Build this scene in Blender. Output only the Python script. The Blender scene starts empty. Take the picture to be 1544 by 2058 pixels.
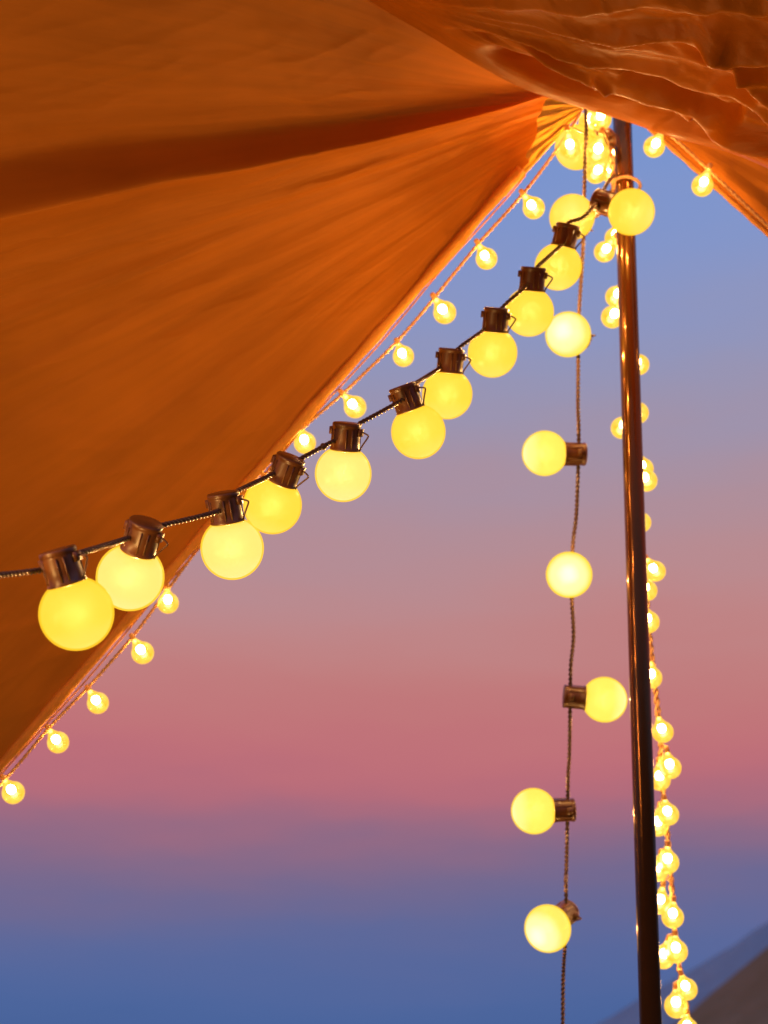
import bpy, math, random
import numpy as np
from mathutils import Vector, Matrix, Quaternion

random.seed(7)
rng = np.random.default_rng(11)
scene = bpy.context.scene
COL = scene.collection

# ------------------------------------------------------------------ camera
FPX = 2800.0                 # focal length in photograph pixels (photo is 1544 x 2058)
PITCH = math.radians(23.6)
CAM = Vector((0.0, 0.0, 1.10))
AX_R = Vector((1, 0, 0))
AX_U = Vector((0, -math.sin(PITCH), math.cos(PITCH)))
AX_F = Vector((0, math.cos(PITCH), math.sin(PITCH)))
cd = bpy.data.cameras.new('camera')
cam = bpy.data.objects.new('camera', cd)
COL.objects.link(cam)
cam.location = CAM
cam.rotation_euler = (math.radians(90) + PITCH, 0, 0)
cd.sensor_fit = 'VERTICAL'
cd.sensor_height = 36.0
cd.lens = FPX / 2058.0 * 36.0
cd.clip_start = 0.02
cd.clip_end = 9000
cd.dof.use_dof = True
cd.dof.focus_distance = 1.12
cd.dof.aperture_fstop = 8.0
scene.camera = cam

# ------------------------------------------------------------------ exposure
scene.view_settings.view_transform = 'Standard'
scene.view_settings.look = 'None'
scene.view_settings.exposure = 0.0
scene.view_settings.gamma = 1.0
scene.view_settings.use_curve_mapping = False
scene.cycles.sample_clamp_indirect = 4.0
scene.cycles.transparent_max_bounces = 16
scene.cycles.max_bounces = 8


def lin(c):
    return tuple(((v / 255.0) / 12.92) if v / 255.0 <= 0.04045 else (((v / 255.0) + 0.055) / 1.055) ** 2.4 for v in c)


# ------------------------------------------------------------------ world: dusk sky by elevation (belt of Venus over the earth's shadow)
world = bpy.data.worlds.new('World')
scene.world = world
world.use_nodes = True
nt = world.node_tree
nt.nodes.clear()
wo = nt.nodes.new('ShaderNodeOutputWorld')
bg = nt.nodes.new('ShaderNodeBackground')
tc = nt.nodes.new('ShaderNodeTexCoord')
sx = nt.nodes.new('ShaderNodeSeparateXYZ')
nt.links.new(tc.outputs['Generated'], sx.inputs[0])
mp = nt.nodes.new('ShaderNodeMapping')
mp.inputs['Scale'].default_value = (2.2, 2.2, 11.0)
nt.links.new(tc.outputs['Generated'], mp.inputs[0])
nz = nt.nodes.new('ShaderNodeTexNoise')
nz.inputs['Scale'].default_value = 1.6
nz.inputs['Detail'].default_value = 4.0
nz.inputs['Roughness'].default_value = 0.55
nt.links.new(mp.outputs[0], nz.inputs['Vector'])
ns = nt.nodes.new('ShaderNodeMath'); ns.operation = 'MULTIPLY_ADD'
ns.inputs[1].default_value = 0.07; ns.inputs[2].default_value = -0.035
nt.links.new(nz.outputs['Fac'], ns.inputs[0])
za = nt.nodes.new('ShaderNodeMath'); za.operation = 'ADD'
nt.links.new(sx.outputs['Z'], za.inputs[0]); nt.links.new(ns.outputs[0], za.inputs[1])
ramp = nt.nodes.new('ShaderNodeValToRGB')
nt.links.new(za.outputs[0], ramp.inputs[0])


def elev_z(py):
    v = AX_F + AX_R * (250.0 / FPX) + AX_U * ((1029 - py) / FPX)
    return v.normalized().z


SKY = [(2240, (66, 90, 142)), (2080, (72, 100, 156)), (1980, (80, 103, 158)), (1880, (93, 105, 155)), (1800, (110, 105, 146)),
       (1730, (130, 106, 138)), (1660, (155, 107, 130)), (1590, (184, 108, 122)), (1510, (193, 113, 121)), (1410, (193, 121, 122)),
       (1300, (193, 131, 131)), (1180, (187, 139, 143)), (1050, (177, 142, 152)), (920, (164, 146, 166)), (780, (150, 149, 181)),
       (640, (140, 150, 194)), (480, (130, 150, 203)), (330, (122, 149, 207)), (100, (111, 143, 206)), (-500, (84, 118, 186))]
els = ramp.color_ramp.elements
stops = [(elev_z(y), lin(c)) for y, c in SKY] + [(1.0, lin((58, 86, 146)))]
els[0].position = 0.0; els[0].color = (*stops[0][1], 1)
els[1].position = 1.0; els[1].color = (*stops[-1][1], 1)
for p, c in stops[:-1]:
    e = els.new(max(0.0, p)); e.color = (*c, 1)
ramp.color_ramp.interpolation = 'B_SPLINE'
nt.links.new(ramp.outputs[0], bg.inputs['Color'])
bg.inputs['Strength'].default_value = 1.0
nt.links.new(bg.outputs[0], wo.inputs['Surface'])


# ------------------------------------------------------------------ helpers
def pt(px, py, d):
    """a place in the tent: metres from photograph position and distance along the view"""
    return CAM + AX_F * d + AX_R * ((px - 772.0) / FPX * d) + AX_U * ((1029.0 - py) / FPX * d)


def cdir(dx, dy, dz=0.0):
    """direction from image-right, image-down, towards the viewer"""
    return (AX_R * dx - AX_U * dy - AX_F * dz).normalized()


def mesh_obj(name, verts, faces, mat, parent=None, smooth=True, uv=None):
    me = bpy.data.meshes.new(name)
    off = Vector(parent.location) if parent is not None else Vector((0, 0, 0))
    me.from_pydata([tuple(Vector(v) - off) for v in verts], [], faces)
    me.update()
    if smooth:
        me.polygons.foreach_set('use_smooth', [True] * len(me.polygons))
    if uv is not None:
        l = me.uv_layers.new(name='UVMap')
        idx = np.zeros(len(me.loops), dtype=np.int32)
        me.loops.foreach_get('vertex_index', idx)
        l.data.foreach_set('uv', np.asarray(uv, dtype=np.float32)[idx].ravel())
    me.materials.append(mat)
    o = bpy.data.objects.new(name, me)
    COL.objects.link(o)
    if parent is not None:
        o.parent = parent
    return o


def thing(name, loc, label, cat, group=None):
    o = bpy.data.objects.new(name, None)
    o.empty_display_size = 0.05
    COL.objects.link(o)
    o.location = loc
    o['label'] = label
    o['category'] = cat
    if group:
        o['group'] = group
    return o


def catmull(pts, step):
    P = [Vector(p) for p in pts]
    P = [P[0] * 2 - P[1]] + P + [P[-1] * 2 - P[-2]]
    out = []
    for i in range(1, len(P) - 2):
        p0, p1, p2, p3 = P[i - 1:i + 3]
        n = max(2, int((p2 - p1).length / step))
        for k in range(n):
            t = k / n
            out.append(0.5 * ((2 * p1) + (p2 - p0) * t + (2 * p0 - 5 * p1 + 4 * p2 - p3) * t * t + (3 * p1 - p0 - 3 * p2 + p3) * t ** 3))
    out.append(P[-2])
    return out


def frames(path):
    n = len(path)
    T = [(path[min(i + 1, n - 1)] - path[max(i - 1, 0)]).normalized() for i in range(n)]
    ref = Vector((0, 0, 1)) if abs(T[0].z) < 0.9 else Vector((1, 0, 0))
    N = (ref - T[0] * ref.dot(T[0])).normalized()
    out = []
    for t in T:
        N = (N - t * N.dot(t)).normalized()
        out.append((t, N, t.cross(N)))
    return out


def tube_geo(path, rad, sides=8, base=0, caps=True, flat=1.0):
    fr = frames(path)
    V, F = [], []
    for i, (p, (t, n, b)) in enumerate(zip(path, fr)):
        r = rad(i / (len(path) - 1)) if callable(rad) else rad
        for k in range(sides):
            a = 2 * math.pi * k / sides
            V.append(p + n * (math.cos(a) * r) + b * (math.sin(a) * r * flat))
    for i in range(len(path) - 1):
        for k in range(sides):
            k2 = (k + 1) % sides
            F.append((base + i * sides + k, base + i * sides + k2, base + (i + 1) * sides + k2, base + (i + 1) * sides + k))
    if caps:
        F.append(tuple(base + k for k in range(sides))[::-1])
        F.append(tuple(base + (len(path) - 1) * sides + k for k in range(sides)))
    return V, F


def twisted(path, strand, off, pitch, sides=6):
    fr = frames(path)
    V, F = [], []
    for s in range(2):
        ln, q = 0.0, []
        for i, (p, (t, n, b)) in enumerate(zip(path, fr)):
            if i:
                ln += (p - path[i - 1]).length
            a = 2 * math.pi * ln / pitch + s * math.pi
            q.append(p + n * (math.cos(a) * off) + b * (math.sin(a) * off))
        v, f = tube_geo(q, strand, sides, base=len(V))
        V += v; F += f
    return V, F


def lathe(prof, seg=32, base=0):
    """profile of (radius, z); closed at both ends where radius is 0"""
    V, F, rings = [], [], []
    for r, z in prof:
        if r < 1e-7:
            rings.append([base + len(V)]); V.append(Vector((0, 0, z)))
        else:
            rings.append(list(range(base + len(V), base + len(V) + seg)))
            V += [Vector((r * math.cos(2 * math.pi * k / seg), r * math.sin(2 * math.pi * k / seg), z)) for k in range(seg)]
    for A, B in zip(rings[:-1], rings[1:]):
        for k in range(seg):
            k2 = (k + 1) % seg
            if len(A) == 1 and len(B) == 1:
                continue
            if len(A) == 1:
                F.append((A[0], B[k2], B[k]))
            elif len(B) == 1:
                F.append((A[k], A[k2], B[0]))
            else:
                F.append((A[k], A[k2], B[k2], B[k]))
    return V, F


def new_mesh(name, V, F, mat, smooth=True):
    me = bpy.data.meshes.new(name)
    me.from_pydata([tuple(v) for v in V], [], F)
    me.update()
    if smooth:
        me.polygons.foreach_set('use_smooth', [True] * len(me.polygons))
    me.materials.append(mat)
    return me


def perlin(x, y, seed=0):
    x = np.asarray(x, dtype=np.float64); y = np.asarray(y, dtype=np.float64)
    xi = np.floor(x).astype(np.int64); yi = np.floor(y).astype(np.int64)
    xf, yf = x - xi, y - yi

    def g(ix, iy, dx, dy):
        h = (ix * 374761393 + iy * 668265263 + seed * 974634721) & 0x7fffffff
        h = ((h ^ (h >> 13)) * 1274126177) & 0x7fffffff
        a = (h ^ (h >> 16)) % 3600 / 3600.0 * 2 * np.pi
        return np.cos(a) * dx + np.sin(a) * dy
    u = xf ** 3 * (xf * (xf * 6 - 15) + 10); v = yf ** 3 * (yf * (yf * 6 - 15) + 10)
    a = g(xi, yi, xf, yf) * (1 - u) + g(xi + 1, yi, xf - 1, yf) * u
    b = g(xi, yi + 1, xf, yf - 1) * (1 - u) + g(xi + 1, yi + 1, xf - 1, yf - 1) * u
    return (a * (1 - v) + b * v) * 1.5


def smooth01(t):
    t = np.clip(t, 0, 1)
    return t * t * (3 - 2 * t)


def seg_dist(px, py, poly):
    """signed distance to a polyline (positive below it) and position along it"""
    best = np.full(px.shape, 1e9); sgn = np.ones(px.shape); along = np.zeros(px.shape)
    L = 0.0
    for (x0, y0), (x1, y1) in zip(poly[:-1], poly[1:]):
        dx, dy = x1 - x0, y1 - y0
        l2 = dx * dx + dy * dy
        t = np.clip(((px - x0) * dx + (py - y0) * dy) / l2, 0, 1)
        ex, ey = px - (x0 + t * dx), py - (y0 + t * dy)
        d = np.hypot(ex, ey)
        m = d < best
        best = np.where(m, d, best)
        sgn = np.where(m, np.sign(dx * ey - dy * ex), sgn)
        along = np.where(m, L + t * math.sqrt(l2), along)
        L += math.sqrt(l2)
    return best * sgn, along / L


def grid_sheet(name, P, h, mat, parent, uv):
    """P: (n, m, 3) base positions, h: (n, m) heights towards the inside of the tent"""
    du = np.gradient(P, axis=0); dv = np.gradient(P, axis=1)
    N = np.cross(du, dv)
    N /= np.linalg.norm(N, axis=2, keepdims=True) + 1e-12
    tocam = np.array(CAM)[None, None, :] - P
    s = np.sign((N * tocam).sum(axis=2, keepdims=True))
    Q = P + N * s * h[..., None]
    n, m = h.shape
    idx = np.arange(n * m).reshape(n, m)
    F = np.stack([idx[:-1, :-1], idx[1:, :-1], idx[1:, 1:], idx[:-1, 1:]], axis=-1).reshape(-1, 4)
    return mesh_obj(name, Q.reshape(-1, 3), F.tolist(), mat, parent, uv=np.asarray(uv).reshape(-1, 2)), Q


def curve_np(keys, t):
    """keys: list of (t, tuple) -> smooth interpolation over array t"""
    ks = np.array([k for k, _ in keys]); vs = np.array([v for _, v in keys], dtype=float)
    out = []
    for c in range(vs.shape[1]):
        # cubic hermite with finite-difference tangents
        v = vs[:, c]; m = np.gradient(v, ks)
        i = np.clip(np.searchsorted(ks, t) - 1, 0, len(ks) - 2)
        hgt = ks[i + 1] - ks[i]; x = (t - ks[i]) / hgt
        out.append((2 * x ** 3 - 3 * x ** 2 + 1) * v[i] + (x ** 3 - 2 * x ** 2 + x) * hgt * m[i] + (-2 * x ** 3 + 3 * x ** 2) * v[i + 1] + (x ** 3 - x ** 2) * hgt * m[i + 1])
    return np.stack(out, axis=-1)


def pts_np(a):
    """(..., 3) array of (px, py, depth) -> world positions"""
    d = a[..., 2:3]
    return (np.array(CAM) + np.array(AX_F) * d + np.array(AX_R) * ((a[..., 0:1] - 772.0) / FPX * d) + np.array(AX_U) * ((1029.0 - a[..., 1:2]) / FPX * d))


# ------------------------------------------------------------------ materials
def mat_new(name):
    m = bpy.data.materials.new(name)
    m.use_nodes = True
    t = m.node_tree
    t.nodes.clear()
    return m, t, t.nodes.new('ShaderNodeOutputMaterial')


def principled(t, col, rough=0.5, metal=0.0, spec=0.5):
    p = t.nodes.new('ShaderNodeBsdfPrincipled')
    p.inputs['Base Color'].default_value = (*col, 1)
    p.inputs['Roughness'].default_value = rough
    p.inputs['Metallic'].default_value = metal
    p.inputs['Specular IOR Level'].default_value = spec
    return p


def fabric(name, col, uvscale, bump=0.35, rough=0.55, transl=0.3, streak=0.12, spec=0.12):
    m, t, out = mat_new(name)
    uv = t.nodes.new('ShaderNodeUVMap')
    mpn = t.nodes.new('ShaderNodeMapping'); mpn.inputs['Scale'].default_value = (*uvscale, 1)
    t.links.new(uv.outputs[0], mpn.inputs[0])
    n1 = t.nodes.new('ShaderNodeTexNoise'); n1.inputs['Scale'].default_value = 1.0; n1.inputs['Detail'].default_value = 5; n1.inputs['Roughness'].default_value = 0.6
    n1.inputs['Distortion'].default_value = 0.35
    t.links.new(mpn.outputs[0], n1.inputs['Vector'])
    n2 = t.nodes.new('ShaderNodeTexNoise'); n2.inputs['Scale'].default_value = 900; n2.inputs['Detail'].default_value = 2
    tcn = t.nodes.new('ShaderNodeTexCoord')
    t.links.new(tcn.outputs['Object'], n2.inputs['Vector'])
    n3 = t.nodes.new('ShaderNodeTexNoise'); n3.inputs['Scale'].default_value = 7; n3.inputs['Detail'].default_value = 5
    t.links.new(tcn.outputs['Object'], n3.inputs['Vector'])
    b1 = t.nodes.new('ShaderNodeBump'); b1.inputs['Strength'].default_value = bump; b1.inputs['Distance'].default_value = 0.004
    t.links.new(n1.outputs['Fac'], b1.inputs['Height'])
    b2 = t.nodes.new('ShaderNodeBump'); b2.inputs['Strength'].default_value = 0.25; b2.inputs['Distance'].default_value = 0.0006
    t.links.new(n2.outputs['Fac'], b2.inputs['Height']); t.links.new(b1.outputs[0], b2.inputs['Normal'])
    mixc = t.nodes.new('ShaderNodeMixRGB'); mixc.blend_type = 'MULTIPLY'; mixc.inputs['Color1'].default_value = (*col, 1)
    mr = t.nodes.new('ShaderNodeMapRange'); mr.inputs['From Min'].default_value = 0.3; mr.inputs['From Max'].default_value = 0.7
    mr.inputs['To Min'].default_value = 1.0 - streak * 2; mr.inputs['To Max'].default_value = 1.0 + streak
    ad = t.nodes.new('ShaderNodeMath'); ad.operation = 'ADD'
    hf = t.nodes.new('ShaderNodeMath'); hf.operation = 'MULTIPLY'; hf.inputs[1].default_value = 0.5
    t.links.new(n1.outputs['Fac'], ad.inputs[0]); t.links.new(n3.outputs['Fac'], ad.inputs[1]); t.links.new(ad.outputs[0], hf.inputs[0])
    t.links.new(hf.outputs[0], mr.inputs['Value'])
    mixc.inputs['Fac'].default_value = 1.0
    t.links.new(mr.outputs[0], mixc.inputs['Color2'])
    p = principled(t, col, rough, 0, spec)
    t.links.new(mixc.outputs[0], p.inputs['Base Color']); t.links.new(b2.outputs[0], p.inputs['Normal'])
    tr = t.nodes.new('ShaderNodeBsdfTranslucent'); t.links.new(mixc.outputs[0], tr.inputs['Color']); t.links.new(b2.outputs[0], tr.inputs['Normal'])
    mx = t.nodes.new('ShaderNodeMixShader'); mx.inputs[0].default_value = transl
    t.links.new(p.outputs[0], mx.inputs[1]); t.links.new(tr.outputs[0], mx.inputs[2])
    t.links.new(mx.outputs[0], out.inputs['Surface'])
    return m


CANVAS = (0.64, 0.190, 0.012)
M_ROOF = fabric('ochre_canvas', CANVAS, (45, 2.4), 0.13)
M_FLAP = fabric('ochre_canvas_flap', (0.62, 0.168, 0.007), (4, 26), 0.4, rough=0.33, transl=0.08, spec=0.16)
M_SIDE = fabric('ochre_canvas_side', CANVAS, (16, 2.0), 0.4)
M_PEAK = fabric('lamplit_peak_cloth', (0.88, 0.43, 0.04), (30, 2.0), 0.5, transl=0.4)  # glow of the nearby bulbs put into a brighter, yellower base colour
M_HEM = fabric('orange_webbing', (0.88, 0.38, 0.07), (6, 40), 0.3, transl=0.25)


def globe_mat(name, mid, tip, rim):
    """frosted plastic globe lit by an LED in its neck: the beam makes the tip the whitest"""
    m, t, out = mat_new(name)
    tcn = t.nodes.new('ShaderNodeTexCoord')
    sp = t.nodes.new('ShaderNodeSeparateXYZ'); t.links.new(tcn.outputs['Object'], sp.inputs[0])
    nzn = t.nodes.new('ShaderNodeTexNoise'); nzn.inputs['Scale'].default_value = 60; nzn.inputs['Detail'].default_value = 3
    t.links.new(tcn.outputs['Object'], nzn.inputs['Vector'])
    mr = t.nodes.new('ShaderNodeMapRange')
    mr.inputs['From Min'].default_value = -0.025; mr.inputs['From Max'].default_value = 0.024
    t.links.new(sp.outputs['Z'], mr.inputs['Value'])
    ma = t.nodes.new('ShaderNodeMath'); ma.operation = 'MULTIPLY_ADD'; ma.inputs[1].default_value = 0.10
    t.links.new(nzn.outputs['Fac'], ma.inputs[0]); t.links.new(mr.outputs[0], ma.inputs[2])
    sb = t.nodes.new('ShaderNodeMath'); sb.operation = 'SUBTRACT'; sb.inputs[1].default_value = 0.05
    t.links.new(ma.outputs[0], sb.inputs[0])
    cr = t.nodes.new('ShaderNodeValToRGB'); cr.color_ramp.interpolation = 'EASE'
    e = cr.color_ramp.elements
    e[0].position = 0.0; e[0].color = (*tip, 1)
    e[1].position = 1.0; e[1].color = (*rim, 1)
    x = e.new(0.13); x.color = (*[a * 0.45 + b * 0.55 for a, b in zip(tip, mid)], 1)
    x = e.new(0.42); x.color = (*mid, 1)
    x = e.new(0.8); x.color = (*mid, 1)
    t.links.new(sb.outputs[0], cr.inputs[0])
    em = t.nodes.new('ShaderNodeEmission'); t.links.new(cr.outputs[0], em.inputs['Color']); em.inputs['Strength'].default_value = 1.0 / 0.9
    tp = t.nodes.new('ShaderNodeBsdfTransparent')
    mx = t.nodes.new('ShaderNodeMixShader'); mx.inputs[0].default_value = 0.9
    t.links.new(tp.outputs[0], mx.inputs[1]); t.links.new(em.outputs[0], mx.inputs[2])
    gl = t.nodes.new('ShaderNodeBsdfGlossy'); gl.inputs['Roughness'].default_value = 0.5
    mx2 = t.nodes.new('ShaderNodeMixShader'); mx2.inputs[0].default_value = 0.011
    t.links.new(mx.outputs[0], mx2.inputs[1]); t.links.new(gl.outputs[0], mx2.inputs[2])
    t.links.new(mx2.outputs[0], out.inputs['Surface'])
    return m


G_GOLD = globe_mat('golden_diffuser', (1.4, 0.86, 0.12), (1.6, 1.20, 0.45), (1.3, 0.70, 0.03))
G_PALE = globe_mat('pale_diffuser', (1.4, 1.10, 0.55), (1.6, 1.35, 1.0), (1.3, 0.80, 0.15))
G_LEMON = globe_mat('lemon_diffuser', (1.35, 1.18, 0.30), (1.8, 1.8, 1.6), (1.2, 0.75, 0.05))
G_WHITE = globe_mat('whitish_diffuser', (1.4, 1.05, 0.35), (2.3, 2.2, 2.9), (1.3, 0.75, 0.05))


def shell_mat(name, col):
    m, t, out = mat_new(name)
    em = t.nodes.new('ShaderNodeEmission'); em.inputs['Color'].default_value = (*col, 1); em.inputs['Strength'].default_value = 1.0 / 0.95
    tp = t.nodes.new('ShaderNodeBsdfTransparent')
    mx = t.nodes.new('ShaderNodeMixShader'); mx.inputs[0].default_value = 0.72
    t.links.new(tp.outputs[0], mx.inputs[1]); t.links.new(em.outputs[0], mx.inputs[2])
    gl = t.nodes.new('ShaderNodeBsdfGlossy'); gl.inputs['Roughness'].default_value = 0.35
    mx2 = t.nodes.new('ShaderNodeMixShader'); mx2.inputs[0].default_value = 0.012
    t.links.new(mx.outputs[0], mx2.inputs[1]); t.links.new(gl.outputs[0], mx2.inputs[2])
    t.links.new(mx2.outputs[0], out.inputs['Surface'])
    return m


S_GOLD = shell_mat('golden_globe', (1.2, 0.65, 0.022))
S_PALE = shell_mat('pale_globe', (1.2, 0.68, 0.035))
S_LEMON = shell_mat('lemon_globe', (1.15, 0.71, 0.03))

m, t, out = mat_new('black_plastic')
p = principled(t, (0.150, 0.050, 0.010), 0.33, 0, 0.6)
nn = t.nodes.new('ShaderNodeTexNoise'); nn.inputs['Scale'].default_value = 120; nn.inputs['Detail'].default_value = 4
mm = t.nodes.new('ShaderNodeMapRange'); mm.inputs['To Min'].default_value = 0.22; mm.inputs['To Max'].default_value = 0.5
t.links.new(nn.outputs['Fac'], mm.inputs['Value']); t.links.new(mm.outputs[0], p.inputs['Roughness'])
t.links.new(p.outputs[0], out.inputs['Surface'])
M_BLACK = m

m, t, out = mat_new('dark_cable')
p = principled(t, (0.13, 0.062, 0.026), 0.35, 0, 0.6)
t.links.new(p.outputs[0], out.inputs['Surface'])
M_CABLE = m

m, t, out = mat_new('clear_wire')
p = principled(t, (0.88, 0.55, 0.24), 0.35, 0, 0.4)
tr = t.nodes.new('ShaderNodeBsdfTranslucent'); tr.inputs['Color'].default_value = (0.85, 0.5, 0.16, 1)
mx = t.nodes.new('ShaderNodeMixShader'); mx.inputs[0].default_value = 0.45
t.links.new(p.outputs[0], mx.inputs[1]); t.links.new(tr.outputs[0], mx.inputs[2]); t.links.new(mx.outputs[0], out.inputs['Surface'])
M_WIRE = m

m, t, out = mat_new('mini_globe')
tp = t.nodes.new('ShaderNodeBsdfTransparent'); tp.inputs['Color'].default_value = (1.0, 0.9, 0.62, 1)
em = t.nodes.new('ShaderNodeEmission')
tcn = t.nodes.new('ShaderNodeTexCoord'); sp = t.nodes.new('ShaderNodeSeparateXYZ'); t.links.new(tcn.outputs['Object'], sp.inputs[0])
nn = t.nodes.new('ShaderNodeTexNoise'); nn.inputs['Scale'].default_value = 130; nn.inputs['Detail'].default_value = 2; t.links.new(tcn.outputs['Object'], nn.inputs['Vector'])
cr = t.nodes.new('ShaderNodeValToRGB')
e = cr.color_ramp.elements
e[0].position = 0.25; e[0].color = (1.15, 0.55, 0.02, 1)
e[1].position = 0.72; e[1].color = (1.25, 0.80, 0.13, 1)
t.links.new(nn.outputs['Fac'], cr.inputs[0]); t.links.new(cr.outputs[0], em.inputs['Color']); em.inputs['Strength'].default_value = 1.2
mx = t.nodes.new('ShaderNodeMixShader'); mx.inputs[0].default_value = 0.80
t.links.new(tp.outputs[0], mx.inputs[1]); t.links.new(em.outputs[0], mx.inputs[2])
gl = t.nodes.new('ShaderNodeBsdfGlossy'); gl.inputs['Roughness'].default_value = 0.12
mx2 = t.nodes.new('ShaderNodeMixShader'); mx2.inputs[0].default_value = 0.06
t.links.new(mx.outputs[0], mx2.inputs[1]); t.links.new(gl.outputs[0], mx2.inputs[2]); t.links.new(mx2.outputs[0], out.inputs['Surface'])
M_MINI = m

LED_STRENGTH = 380.0
m, t, out = mat_new('led_core')
em = t.nodes.new('ShaderNodeEmission'); em.inputs['Color'].default_value = (1.0, 0.56, 0.20, 1); em.inputs['Strength'].default_value = LED_STRENGTH
t.links.new(em.outputs[0], out.inputs['Surface'])
M_LED = m

m, t, out = mat_new('bronze_tube')
p = principled(t, (0.20, 0.076, 0.022), 0.2, 0.75, 0.5)
tcn = t.nodes.new('ShaderNodeTexCoord'); mpn = t.nodes.new('ShaderNodeMapping'); mpn.inputs['Scale'].default_value = (160, 160, 3)
nn = t.nodes.new('ShaderNodeTexNoise'); nn.inputs['Scale'].default_value = 1; nn.inputs['Detail'].default_value = 4
t.links.new(tcn.outputs['Object'], mpn.inputs[0]); t.links.new(mpn.outputs[0], nn.inputs['Vector'])
mm = t.nodes.new('ShaderNodeMapRange'); mm.inputs['To Min'].default_value = 0.05; mm.inputs['To Max'].default_value = 0.24
t.links.new(nn.outputs['Fac'], mm.inputs['Value']); t.links.new(mm.outputs[0], p.inputs['Roughness'])
bp = t.nodes.new('ShaderNodeBump'); bp.inputs['Strength'].default_value = 0.25; bp.inputs['Distance'].default_value = 0.001
t.links.new(nn.outputs['Fac'], bp.inputs['Height']); t.links.new(bp.outputs[0], p.inputs['Normal'])
t.links.new(p.outputs[0], out.inputs['Surface'])
M_POLE = m


def terrain_mat(name, c1, c2, sc):
    m, t, out = mat_new(name)
    p = principled(t, c1, 0.9, 0, 0.1)
    n = t.nodes.new('ShaderNodeTexNoise'); n.inputs['Scale'].default_value = sc; n.inputs['Detail'].default_value = 8; n.inputs['Roughness'].default_value = 0.65
    tcn = t.nodes.new('ShaderNodeTexCoord'); t.links.new(tcn.outputs['Object'], n.inputs['Vector'])
    cr = t.nodes.new('ShaderNodeValToRGB'); e = cr.color_ramp.elements
    e[0].position = 0.35; e[0].color = (*c1, 1); e[1].position = 0.68; e[1].color = (*c2, 1)
    t.links.new(n.outputs['Fac'], cr.inputs[0]); t.links.new(cr.outputs[0], p.inputs['Base Color'])
    b = t.nodes.new('ShaderNodeBump'); b.inputs['Strength'].default_value = 0.6; b.inputs['Distance'].default_value = 0.5 / sc
    t.links.new(n.outputs['Fac'], b.inputs['Height']); t.links.new(b.outputs[0], p.inputs['Normal'])
    t.links.new(p.outputs[0], out.inputs['Surface'])
    return m


M_GROUND = terrain_mat('dry_grass_ground', (0.06, 0.06, 0.03), (0.12, 0.10, 0.05), 1.5)
M_MOUNT = terrain_mat('hazed_mountain', (0.40, 0.47, 0.52), (0.50, 0.54, 0.56), 0.012)  # distance haze put into a pale bluish base colour
M_HILL = terrain_mat('bare_brown_hill', (0.40, 0.22, 0.09), (0.50, 0.28, 0.13), 0.08)

# ------------------------------------------------------------------ ground and hills
S = 4000.0
V, F = [], []
n = 40
for i in range(n + 1):
    for j in range(n + 1):
        V.append(Vector((-S + 2 * S * i / n, -S + 2 * S * j / n, 0.0)))
for i in range(n):
    for j in range(n):
        F.append((i * (n + 1) + j, (i + 1) * (n + 1) + j, (i + 1) * (n + 1) + j + 1, i * (n + 1) + j + 1))
g = mesh_obj('ground', V, F, M_GROUND, smooth=False)
g['kind'] = 'structure'


def hill(name, dist, depth, keys, mat, rough, seed):
    """a ridge across the view at a distance; keys are (px, py) of its skyline"""
    xs, zs = [], []
    for px, py in keys:
        v = AX_F + AX_R * ((px - 772) / FPX) + AX_U * ((1029 - py) / FPX)
        k = dist / v.y
        xs.append(v.x * k); zs.append(CAM.z + v.z * k)
    nx, ny = 220, 60
    X = np.linspace(xs[0], xs[-1], nx)
    H = np.interp(X, xs, zs)
    ker = np.ones(7) / 7
    H = np.convolve(np.pad(H, 3, mode='edge'), ker, mode='valid')
    V, F = [], []
    for j in range(ny):
        q = (j / (ny - 1)) * 2 - 1
        shape = math.cos(q * math.pi / 2) ** 1.3 if abs(q) < 1 else 0.0
        yy = dist + q * depth
        nzv = perlin(X / (depth * 0.35), np.full(nx, yy / (depth * 0.35)), seed) + 0.5 * perlin(X / (depth * 0.13), np.full(nx, yy / (depth * 0.13)), seed + 1)
        Z = H * shape + nzv * rough * min(1.0, abs(q) * 1.6 + 0.22) * shape - 0.5
        for i in range(nx):
            V.append((X[i], yy, Z[i]))
    for j in range(ny - 1):
        for i in range(nx - 1):
            a = j * nx + i
            F.append((a, a + 1, a + nx + 1, a + nx))
    o = mesh_obj(name, V, F, mat)
    o['kind'] = 'structure'
    return o


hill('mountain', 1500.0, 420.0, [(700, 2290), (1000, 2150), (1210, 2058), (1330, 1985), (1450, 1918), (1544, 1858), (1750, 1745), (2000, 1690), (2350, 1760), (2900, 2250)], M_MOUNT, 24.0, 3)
hill('hill', 420.0, 150.0, [(1050, 2280), (1230, 2130), (1350, 2058), (1440, 1986), (1544, 1906), (1700, 1800), (1950, 1740), (2300, 1850), (2700, 2270)], M_HILL, 9.0, 5)

# ------------------------------------------------------------------ tent canopy
APEX = pt(1172, 205, 1.60)
tent = thing('tent_canopy', (APEX.x, APEX.y, APEX.z), 'ochre orange canvas tent canopy pleated towards its peak above the string lights', 'tent')

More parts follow.
